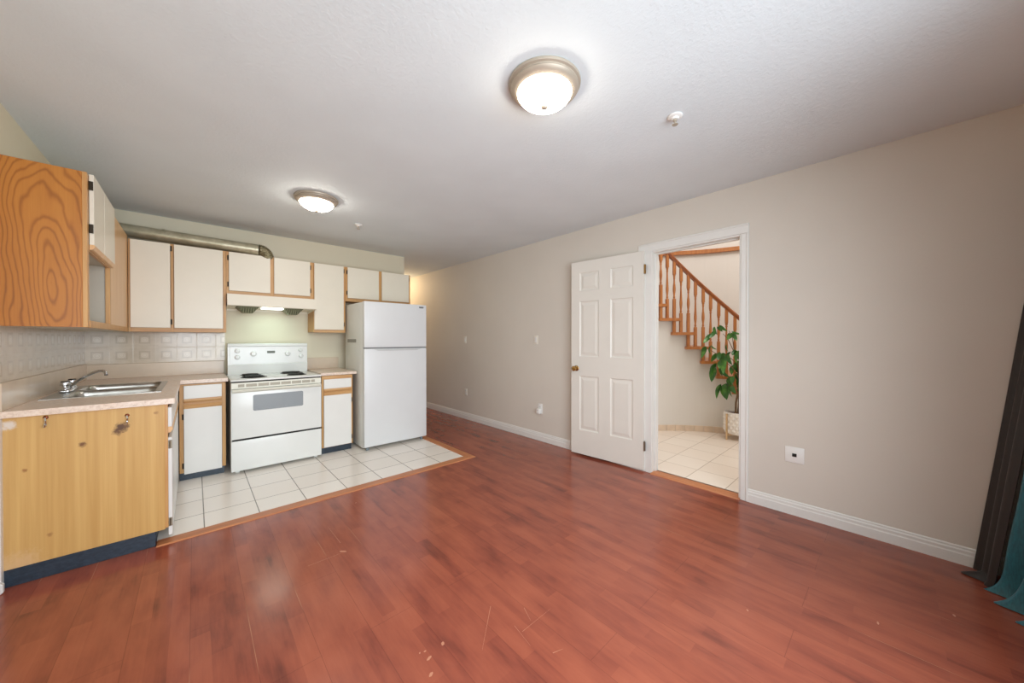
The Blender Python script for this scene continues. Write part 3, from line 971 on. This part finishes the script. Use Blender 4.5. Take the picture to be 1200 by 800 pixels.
# ------------------------------------------------------------------ range hood
hd = thing('range_hood', 'white under-cabinet range hood with its lamp lit above the stove', 'range hood')
HX0, HX1 = .252, 1.078
m = MB()
prof = [(4.660, 1.655), (4.675, 1.650), (5.055, 1.622), (5.055, 1.640), (4.70, 1.668), (4.690, 1.690), (5.055, 1.690), (5.055, 1.776), (4.655, 1.776), (4.650, 1.664)]
m.prism([(4.650, 1.660), (4.660, 1.653), (4.672, 1.655), (4.690, 1.672), (5.050, 1.645), (5.055, 1.622), (5.056, 1.776), (4.655, 1.776)], lambda a, b: (HX0, a, b), lambda a, b: (HX1, a, b))
m.build('hood_shell', M['melamine'], hd)
for x in (HX0, HX1 - .012):
    m = MB()
    m.prism([(4.660, 1.653), (5.055, 1.620), (5.055, 1.66), (4.66, 1.69)], lambda a, b: (x, a, b), lambda a, b: (x + .012, a, b))
    m.build('side_lip', M['melamine'], hd)
for x0, x1 in ((.335, .535), (.765, .960)):
    f = MB()
    xm = (x0 + x1) / 2
    f.hexa([(xm - .045, 4.80, 1.592), (xm + .045, 4.80, 1.592), (xm + .045, 4.90, 1.592), (xm - .045, 4.90, 1.592),
            (x0, 4.72, 1.662), (x1, 4.72, 1.662), (x1, 4.98, 1.652), (x0, 4.98, 1.652)])
    f.build('filter', M['filter'], hd)
m = MB()
m.box(.565, .770, 4.80, 4.92, 1.645, 1.662, .004, 2)
m.build('lamp_lens', M['hood_lens'], hd)

# ------------------------------------------------------------------ refrigerator
fr = thing('refrigerator', 'white top-freezer refrigerator standing at the end of the tiles', 'refrigerator')
FX0, FX1, FY = 1.443, 2.232, 4.108
MB().box(FX0 + .002, FX1 - .004, FY + .062, 4.80, .030, 1.738, .006, 2).build('cabinet', M['fridge_side'], fr, smooth=True)
MB().box(FX0 + .01, FX1 - .012, FY + .052, FY + .066, .05, 1.73).build('door_gasket', M['dark'], fr)
fz = MB().box(FX0, FX1, FY, FY + .056, 1.205, 1.742, .008, 3).build('freezer_door', M['fridge'], fr, smooth=True)
fd = MB().box(FX0, FX1, FY, FY + .056, .045, 1.190, .008, 3).build('fridge_door', M['fridge'], fr, smooth=True)
# scooped pull along the top of the lower door
m = MB()
m.prism([(FX0 + .10, 1.186), (FX0 + .16, 1.164), (FX1 - .14, 1.164), (FX1 - .07, 1.186)], lambda a, b: (a, FY - .004, b), lambda a, b: (a, FY + .010, b))
m.build('handle_scoop', plain('fridge_handle_grey', (196, 198, 198), 0.35), fd)
MB().box(FX0 + .006, FX1 - .006, FY + .006, FY + .050, 1.190, 1.205).build('door_gap', plain('grey_gasket', (120, 122, 124), 0.6), fr)
m = MB()
P = rrect(2.128, 2.190, 0, .020, .006, 0, 3)
m.prism([(p[0], p[1] + 1.699) for p in P], lambda a, b: (a, FY - .002, b), lambda a, b: (a, FY + .004, b))
m.build('badge', plain('grey_badge', (128, 130, 132), 0.35, 0.6), fz)
MB().box(FX0 - .0005, FX0 + .004, 4.39, 4.70, 1.262, 1.303).build('sticker', M['sticker'], fr)
for x in (FX0 + .03, FX1 - .07):
    f = MB()
    f.lathe([(0, 0), (.018, 0), (.018, .028), (.012, .032), (.012, .045), (0, .045)], (x + .02, FY + .05, .0035), (0, 0, 1), 14)
    f.build('foot', plain('grey_foot', (110, 122, 128), 0.5), fr, smooth=True)

# ------------------------------------------------------------------ vent duct over the cabinets
dt = thing('vent_duct', 'metal vent duct lying across the tops of the wall cabinets', 'duct')
A, B = Vector((-0.735, 4.945, 2.350)), Vector((0.530, 4.755, 2.289))
MB().tube([A.lerp(B, i / 12) - Vector((0, 0, .003 * math.sin(PI * i / 12))) for i in range(13)], .058, 28).build('pipe', M['duct'], dt, smooth=True)
s_ = MB()
s_.tube([A.lerp(B, .40), A.lerp(B, .412)], .0605, 28)
s_.build('seam_band', M['duct'], dt, smooth=True)
el = MB()
pts, rr = [], []
for i in range(25):
    a = (i / 24) * math.radians(78)
    pts.append(B + Vector((.085 * math.sin(a), .055 * (1 - math.cos(a)), -.075 * (1 - math.cos(a)))))
    rr.append(.060 + (.0035 if i % 2 else -.001))
el.tube(pts, rr, 24)
el.build('elbow', M['elbow'], dt, smooth=True, ang=60)

# ------------------------------------------------------------------ ceiling fittings
def ceiling_light(label, x, y, mat):
    c = thing('ceiling_light', label, 'ceiling light', (x, y, CZ), group='flush ceiling lights')
    MB().lathe([(0, 0), (.172, 0), (.176, -.006), (.174, -.016), (.164, -.020), (.163, -.024), (.166, -.030), (.158, -.040), (.140, -.048), (.134, -.050), (.130, -.046), (0, -.040)], seg=56).build('ring', M['nickel'], c, smooth=True)
    g = MB()
    R0, dep = .133, .066
    g.lathe([(R0 * math.cos(t * PI / 2 / 12), -.044 - dep * math.sin(t * PI / 2 / 12)) for t in range(12)] + [(0, -.044 - dep)], seg=48)
    g.build('diffuser', mat, c, smooth=True)
    MB().lathe([(0, -.107), (.016, -.108), (.018, -.113), (.015, -.120), (.008, -.125), (0, -.126)], seg=16).build('finial', M['nickel'], c, smooth=True)
    return c
ceiling_light('round flush ceiling light in the middle of the room, larger in view', 1.276, 1.166, M['lamp1'])
ceiling_light('round flush ceiling light over the kitchen tiles', 0.807, 3.468, M['lamp2'])
def sprinkler(label, x, y):
    c = thing('fire_sprinkler', label, 'sprinkler', (x, y, CZ), group='ceiling sprinklers')
    MB().lathe([(0, 0), (.038, 0), (.040, -.003), (.036, -.008), (.022, -.012), (.018, -.020), (0, -.020)], seg=24).build('escutcheon', M['plate_white'], c, smooth=True)
    h = MB()
    h.lathe([(0, -.018), (.010, -.018), (.010, -.030), (.006, -.032), (.005, -.044), (.016, -.046), (.016, -.049), (0, -.050)], seg=16)
    h.build('sprinkler_head', M['nickel'], c, smooth=True)
sprinkler('small white fire sprinkler on the ceiling right of the larger light', 2.004, 0.840)
sprinkler('small white fire sprinkler on the ceiling beyond the kitchen light', 1.330, 3.958)

# ------------------------------------------------------------------ wall plates
def plate(kind, label, cat, y, z, w=.072, h=.116, mat=None, build=None, group='wall plates'):
    c = thing(kind, label, cat, (XW, y, z), group=group)
    MB().box(-.006, 0, -w / 2, w / 2, -h / 2, h / 2, .003, 2).build('cover_plate', mat or M['plate'], c, smooth=True)
    build(c)
    return c
def b_switch(c):
    MB().box(-.009, -.006, -.017, .017, -.034, .034, .0015).build('rocker', M['plate_white'], c)
    MB().hexa([(-.010, -.012, -.028), (-.008, .012, -.028), (-.008, .012, 0), (-.010, -.012, 0), (-.013, -.012, .002), (-.009, .012, .002), (-.009, .012, .028), (-.013, -.012, .028)]) .build('toggle', M['plate_white'], c)
def b_outlet(c):
    for s in (-1, 1):
        r = MB().box(-.008, -.005, -.017, .017, s * .024 - .015, s * .024 + .015, .002).build('receptacle', M['plate_white'], c)
        g = MB()
        g.box(-.0086, -.0076, -.008, -.0055, s * .024 - .005, s * .024 + .006).box(-.0086, -.0076, .0055, .008, s * .024 - .005, s * .024 + .006)
        g.build('slot', M['dark'], r)
def b_jack(c):
    MB().box(-.010, -.006, -.013, .013, -.012, .012, .001).build('jack', M['black'], c)
    s = MB()
    for z in (-.046, .046):
        s.lathe([(0, 0), (.003, 0), (.002, .001), (0, .0012)], (-.006, 0, z), (-1, 0, 0), 8)
    s.build('screw', M['plate'], c)
plate('light_switch', 'white light switch on the right wall nearest the refrigerator', 'light switch', 4.749, 1.293, build=b_switch)
plate('light_switch', 'white light switch on the right wall above the plugged-in adapter', 'light switch', 3.144, 1.294, w=.08, build=b_switch)
plate('wall_outlet', 'low white outlet on the right wall nearest the refrigerator', 'outlet', 4.725, .441, build=b_outlet)
plate('wall_outlet', 'low white outlet with an adapter plugged in, left of the open door', 'outlet', 3.068, .412, w=.078, h=.125, mat=M['plate_white'], build=b_outlet)
ad = thing('plug_adapter', 'small white adapter plugged into the outlet left of the door', 'adapter', (XW - .008, 3.068, .388))
MB().box(-.042, 0, -.027, .027, -.038, .026, .007, 3).build('adapter_body', M['plate_white'], ad, smooth=True)
MB().lathe([(0, 0), (.006, 0), (.005, .002), (0, .0025)], (-.042, 0, .006), (-1, 0, 0), 12).build('indicator', M['sticker'], ad)
plate('wall_jack', 'square white jack plate low on the right wall between doorway and curtain', 'jack plate', .499, .444, w=.112, h=.116, mat=M['plate_white'], build=b_jack)

# ------------------------------------------------------------------ curtains by the window wall
def curtain(name, label, fn, mat, nu=90, nv=60, th=.004):
    o = MB().grid(nu, nv, fn).build(name, mat, smooth=True, ang=180)
    s = o.modifiers.new('thickness', 'SOLIDIFY')
    s.thickness = th
    return tag(o, label, 'curtain')
def brown(u, v):
    # u: from the corner into the room, v: bottom to top (dense near the floor)
    v = v ** 2.2
    z = 0.006 + 2.29 * v
    x = 3.252 - .205 * u
    y = -.300 - .105 * z - .050 * u * (1 - .5 * u) + .016 * math.cos(u * 2 * PI * 2.3 + .5 * math.sin(z * 2)) - .016
    foot = max(0.0, 1 - z / .035)
    y += .085 * math.exp(-((u - .52) / .20) ** 2) * foot ** .7
    return (x, y, z)
curtain('window_curtain', 'dark brown curtain hanging at the right edge of the window wall', brown, M['brown_cloth'])
def teal(u, v):
    v = v ** 2.0
    z = .004 + 2.28 * v
    x = 3.030 - .52 * u
    yr = -.296 - .072 * (1 - math.exp(-z / .05)) - .09 * z - .33 * (3.030 - x)
    A = .020 + .042 * math.exp(-z * 2.2)
    y = yr - A + A * math.cos(2 * PI * (x - 3.035) / .125 + .9 * z) + .012 * math.sin(x * 37 + z * 9) * math.exp(-z * 3)
    return (x, y, z)
curtain('window_curtain', 'teal satin curtain gathered on the floor beside the dark brown curtain', teal, M['teal_cloth'])
# ------------------------------------------------------------------ foyer beyond the doorway
CC = (3.85, 0.92)
RW = 1.70
struct(MB().box(XW + .085, 6.7, -1.95, 3.8, -.12, 0.0), 'foyer_floor', M['foyer_tile'])
def front(k): return 36.1 + 6.6 * (k - 7)
riser = lambda k: front(k) + 1.5
K0, K1 = -1, 14
m = MB()
for k in range(1, 12):
    m.sector(RW, RW + .06, riser(k), riser(k + 1), 0, .2 * k - .040, CC, 4)
m.sector(RW, RW + .06, riser(12), 99, 0, 2.37, CC, 10)
struct(m, 'wall_stair', M['foyer'], smooth=True, ang=20, weld=True)
m = MB()
m.sector(2.75, 2.87, -99.4, 99.4, 0, 4.8, CC, 60)
struct(m, 'wall_foyer', M['foyer'], smooth=True, ang=20, weld=True)
struct(MB().box(XW + .0, XW + .12, -1.95, 3.8, CZ + .12, 4.8), 'wall_foyer_upper', M['foyer'])
struct(MB().box(XW, 6.75, -1.95, 3.8, 4.8, 4.9), 'ceiling_foyer', M['foyer'])
# tile skirting, one tile at a time in the mesh
m = MB()
a = 2.0
while a < 98:
    m.sector(RW - .010, RW, a, a + 4.05, 0, .082, CC, 2)
    a += 4.25
struct(m, 'baseboard_foyer', plain('skirting_tile', (226, 204, 180), 0.3, vary=.08, vscale=9))
m = MB()
m.sector(2.70, 2.75, -60, 99, 2.728, 2.79, CC, 40)
struct(m, 'trim_7', M['stair_wood'], label='brown wood trim band high on the curved foyer wall', cat='trim', smooth=True, ang=20, weld=True)

sw = thing('staircase', 'curved oak staircase with turned balusters beyond the doorway', 'staircase', (0, 0, 0))
for k in range(1, 13):
    m = MB()
    m.sector(1.625, 2.745, front(k), riser(k + 1) + .4, .2 * k - .040, .2 * k, CC, 4)
    m.sector(1.625, RW, riser(k + 1) + .4, front(k) + 10.6, .2 * k - .040, .2 * k, CC, 2)
    m.build('tread', M['stair_wood'], sw, weld=True)
    m = MB()
    m.sector(RW - .0, 2.745, riser(k), riser(k) + .5, .2 * k - .2, .2 * k - .030, CC, 1)
    m.build('riser', M['foyer'], sw)
railz = lambda th: 2.53 + (th - 48.04) * .0299
RB = 1.662
def baluster(th, z0):
    z1 = railz(th) - .045
    a = math.radians(th)
    c = (CC[0] + RB * math.cos(a), CC[1] + RB * math.sin(a), 0)
    m = MB()
    rot = Matrix.Translation(c) @ Matrix.Rotation(a, 4, 'Z')
    w = .019
    zt = z1 - .20
    long_ = (z1 - z0) > .93
    zb = z0 + (.47 if long_ else .27)
    m.box(-w, w, -w, w, z0, zb, .003, 1, rot)
    m.box(-w, w, -w, w, zt, z1 + .01, .003, 1, rot)
    L = zt - zb
    pr = [(0, 0), (.017, 0), (.011, .012), (.017, .026), (.011, .040), (.0125, .06), (.019, .115), (.0195, .145), (.016, .20), (.0125, L * .62), (.0105, L - .085), (.0105, L - .06), (.0165, L - .048), (.011, L - .036), (.017, L - .018), (.017, L), (0, L)]
    m.lathe([(r, zb + h) for r, h in pr], c, (0, 0, 1), 12)
    m.build('baluster', M['stair_wood'], sw, smooth=True, ang=40)
for k in range(2, 12):
    baluster(front(k) + 6.25, .2 * k)
    baluster(front(k) + 9.45, .2 * k)
m = MB()
n = 40
prof = [(-.022, -.018), (-.026, .006), (-.034, .020), (-.030, .042), (-.012, .054), (.012, .054), (.030, .042), (.034, .020), (.026, .006), (.022, -.018)]
rings = []
for i in range(n + 1):
    th = 5 + 65 * i / n
    a = math.radians(th)
    rings.append([m.bm.verts.new((CC[0] + (RB + p) * math.cos(a), CC[1] + (RB + p) * math.sin(a), railz(th) - .050 + q)) for p, q in prof])
for A_, B_ in zip(rings, rings[1:]):
    for i in range(len(prof)):
        j = (i + 1) % len(prof)
        m.bm.faces.new((A_[i], A_[j], B_[j], B_[i]))
m.bm.faces.new(rings[0]); m.bm.faces.new(list(reversed(rings[-1])))
m.build('handrail', M['rail_wood'], sw, smooth=True)

# ------------------------------------------------------------------ potted plant
PX_, PY_ = 5.235, 1.385
pl = thing('potted_plant', 'leafy green plant in a white diamond-textured pot by the stairs', 'plant', (PX_, PY_, 0))
R_, zb, zt_ = .148, .075, .352
m = MB()
nu, nv = 280, 70
def potf(u, v):
    a = 2 * PI * u
    z = zb + (zt_ - zb) * v
    r = R_ * (.86 + .14 * min(1, v * 6) ** .5)
    tri = lambda t: 1 - abs((t % 1) - .5) * 2
    if .03 < v < .97:
        r += .016 * min(tri(u * 14 + v * 3.5), tri(u * 14 - v * 3.5)) - .004
    return (r * math.cos(a), r * math.sin(a), z)
m.grid(nu + 1, nv, potf)
m.lathe([(R_, zt_), (R_ - .012, zt_ + .002), (R_ - .014, zt_ - .03)], seg=48)
m.lathe([(R_ * .86, zb), (0, zb)], seg=48)
m.build('pot', M['pot'], pl, smooth=True, weld=True)
MB().lathe([(0, zt_ - .018), (R_ * .5, zt_ - .014), (R_ - .013, zt_ - .024)], seg=32).build('soil', M['soil'], pl, smooth=True)
sd = MB()
for k in range(4):
    a = k * PI / 2 + 2.6
    ca, sa = math.cos(a), math.sin(a)
    sd.tube([(ca * (R_ + .012), sa * (R_ + .012), .001), (ca * (R_ + .012), sa * (R_ + .012), .335)], .011, 10)
    sd.tube([(ca * (R_ + .012), sa * (R_ + .012), zb - .012), (0, 0, zb - .012)], .009, 8)
sd.build('stand', M['gold'], pl, smooth=True)
# screen-facing basis of the foyer view (right, away) used only to orient the branches in the plant's own space
rt = Vector((.74, -.673, 0)); aw = Vector((.673, .74, 0))
def PP(r, u, d=0): return rt * r + aw * d + Vector((0, 0, zt_ + u))
m = MB()
m.tube([PP(-.02, -.03), PP(-.005, .12, .02), PP(.005, .25, .0), PP(.02, .42, -.02), PP(.015, .58, 0), PP(-.03, .78, .02), PP(-.13, .96, 0), PP(-.19, 1.02, 0)], [.013, .011, .010, .009, .008, .006, .004, .003], 8)
m.tube([PP(.025, -.03, .03), PP(.035, .12, .02), PP(.02, .30, .03), PP(.03, .52, .02), PP(.0, .72, .05), PP(-.05, .98, .03), PP(-.10, 1.06, .02)], [.010, .009, .008, .007, .006, .004, .003], 8)
m.tube([PP(.015, .30), PP(-.06, .34, -.05), PP(-.16, .36, -.08)], [.005, .004, .003], 6)
m.tube([PP(.018, .44), PP(-.10, .58, -.06), PP(-.30, .76, -.05), PP(-.42, .84, -.02)], [.006, .005, .004, .003], 6)
m.tube([PP(.0, .62), PP(-.10, .70, -.03), PP(-.22, .78, .04)], [.005, .004, .003], 6)
m.tube([PP(.02, .50), PP(.10, .70, -.03), PP(.05, .80, -.04)], [.005, .004, .003], 6)
m.build('stem', M['stem'], pl, smooth=True)
def leaf(m, p0, p1, w, d0=0, d1=0, roll=0.3):
    a, b = PP(p0[0], p0[1], d0), PP(p1[0], p1[1], d1)
    t = (b - a)
    L = t.length
    t.normalize()
    side = t.cross(aw)
    if side.length < .05: side = t.cross(Vector((0, 0, 1)))
    side.normalize()
    nrm = side.cross(t).normalized()
    side = (side * math.cos(roll) + nrm * math.sin(roll)).normalized()
    nrm = side.cross(t).normalized()
    rows = []
    n = 8
    for i in range(n + 1):
        u = i / n
        hw = w / 2 * (math.sin(PI * min(1, u ** .75 * 1.0)) ** .8 if 0 < u < 1 else 0)
        c = a + t * L * u + nrm * (.12 * L * math.sin(PI * u))
        if hw == 0: rows.append([m.bm.verts.new(c)])
        else: rows.append([m.bm.verts.new(c - side * hw + nrm * hw * .3), m.bm.verts.new(c), m.bm.verts.new(c + side * hw + nrm * hw * .3)])
    for A_, B_ in zip(rows, rows[1:]):
        if len(A_) == 1: m.bm.faces.new((A_[0], B_[0], B_[1])); m.bm.faces.new((A_[0], B_[1], B_[2]))
        elif len(B_) == 1: m.bm.faces.new((A_[0], A_[1], B_[0])); m.bm.faces.new((A_[1], A_[2], B_[0]))
        else:
            m.bm.faces.new((A_[0], A_[1], B_[1], B_[0])); m.bm.faces.new((A_[1], A_[2], B_[2], B_[1]))
S = 464.0
L_ = lambda x, y: ((x - 275) / S, (615 - y) / S)
leaves = [(122, 98, 132, 148, 24), (140, 92, 190, 128, 20), (120, 118, 82, 168, 24), (104, 140, 52, 198, 26), (75, 215, 52, 290, 26), (98, 212, 100, 268, 24), (112, 208, 146, 236, 18),
          (228, 136, 190, 178, 26), (234, 140, 240, 184, 24), (246, 128, 306, 146, 14), (165, 258, 112, 312, 30), (168, 262, 158, 382, 38), (182, 258, 212, 300, 30), (190, 285, 184, 352, 36),
          (142, 340, 126, 436, 40), (176, 345, 228, 406, 36), (215, 270, 238, 326, 28), (266, 240, 246, 322, 34), (280, 235, 306, 268, 34), (292, 300, 288, 386, 56), (244, 400, 246, 470, 46),
          (206, 440, 210, 542, 58), (184, 446, 164, 540, 28), (300, 395, 286, 486, 40), (310, 250, 340, 300, 40), (320, 330, 345, 410, 46), (330, 190, 360, 250, 36), (300, 150, 345, 180, 30),
          (206, 436, 240, 500, 34), (262, 330, 240, 390, 30), (205, 205, 222, 250, 16), (350, 300, 390, 360, 40), (310, 420, 360, 480, 40),
          (150, 250, 132, 300, 26), (200, 262, 226, 330, 30), (160, 300, 140, 350, 26), (172, 320, 168, 392, 30), (150, 318, 118, 400, 34), (196, 338, 176, 400, 30), (240, 250, 222, 300, 26),
          (250, 240, 272, 300, 28), (262, 236, 232, 270, 24), (286, 262, 296, 330, 34), (270, 300, 262, 350, 30), (300, 330, 300, 420, 44), (280, 380, 300, 440, 34), (236, 395, 222, 440, 28),
          (220, 440, 228, 520, 34), (190, 442, 190, 520, 32), (130, 100, 160, 130, 18), (232, 134, 212, 178, 18), (86, 218, 70, 262, 20), (296, 440, 280, 500, 30)]
m = MB()
for i, (x0, y0, x1, y1, w) in enumerate(leaves):
    d = random.uniform(-.09, .05)
    leaf(m, L_(x0, y0), L_(x1, y1), w / S * 0.98, d, d + random.uniform(-.04, .03), random.uniform(-.7, .7))
fo = m.build('foliage', M['leaf'], pl, smooth=True, ang=180)
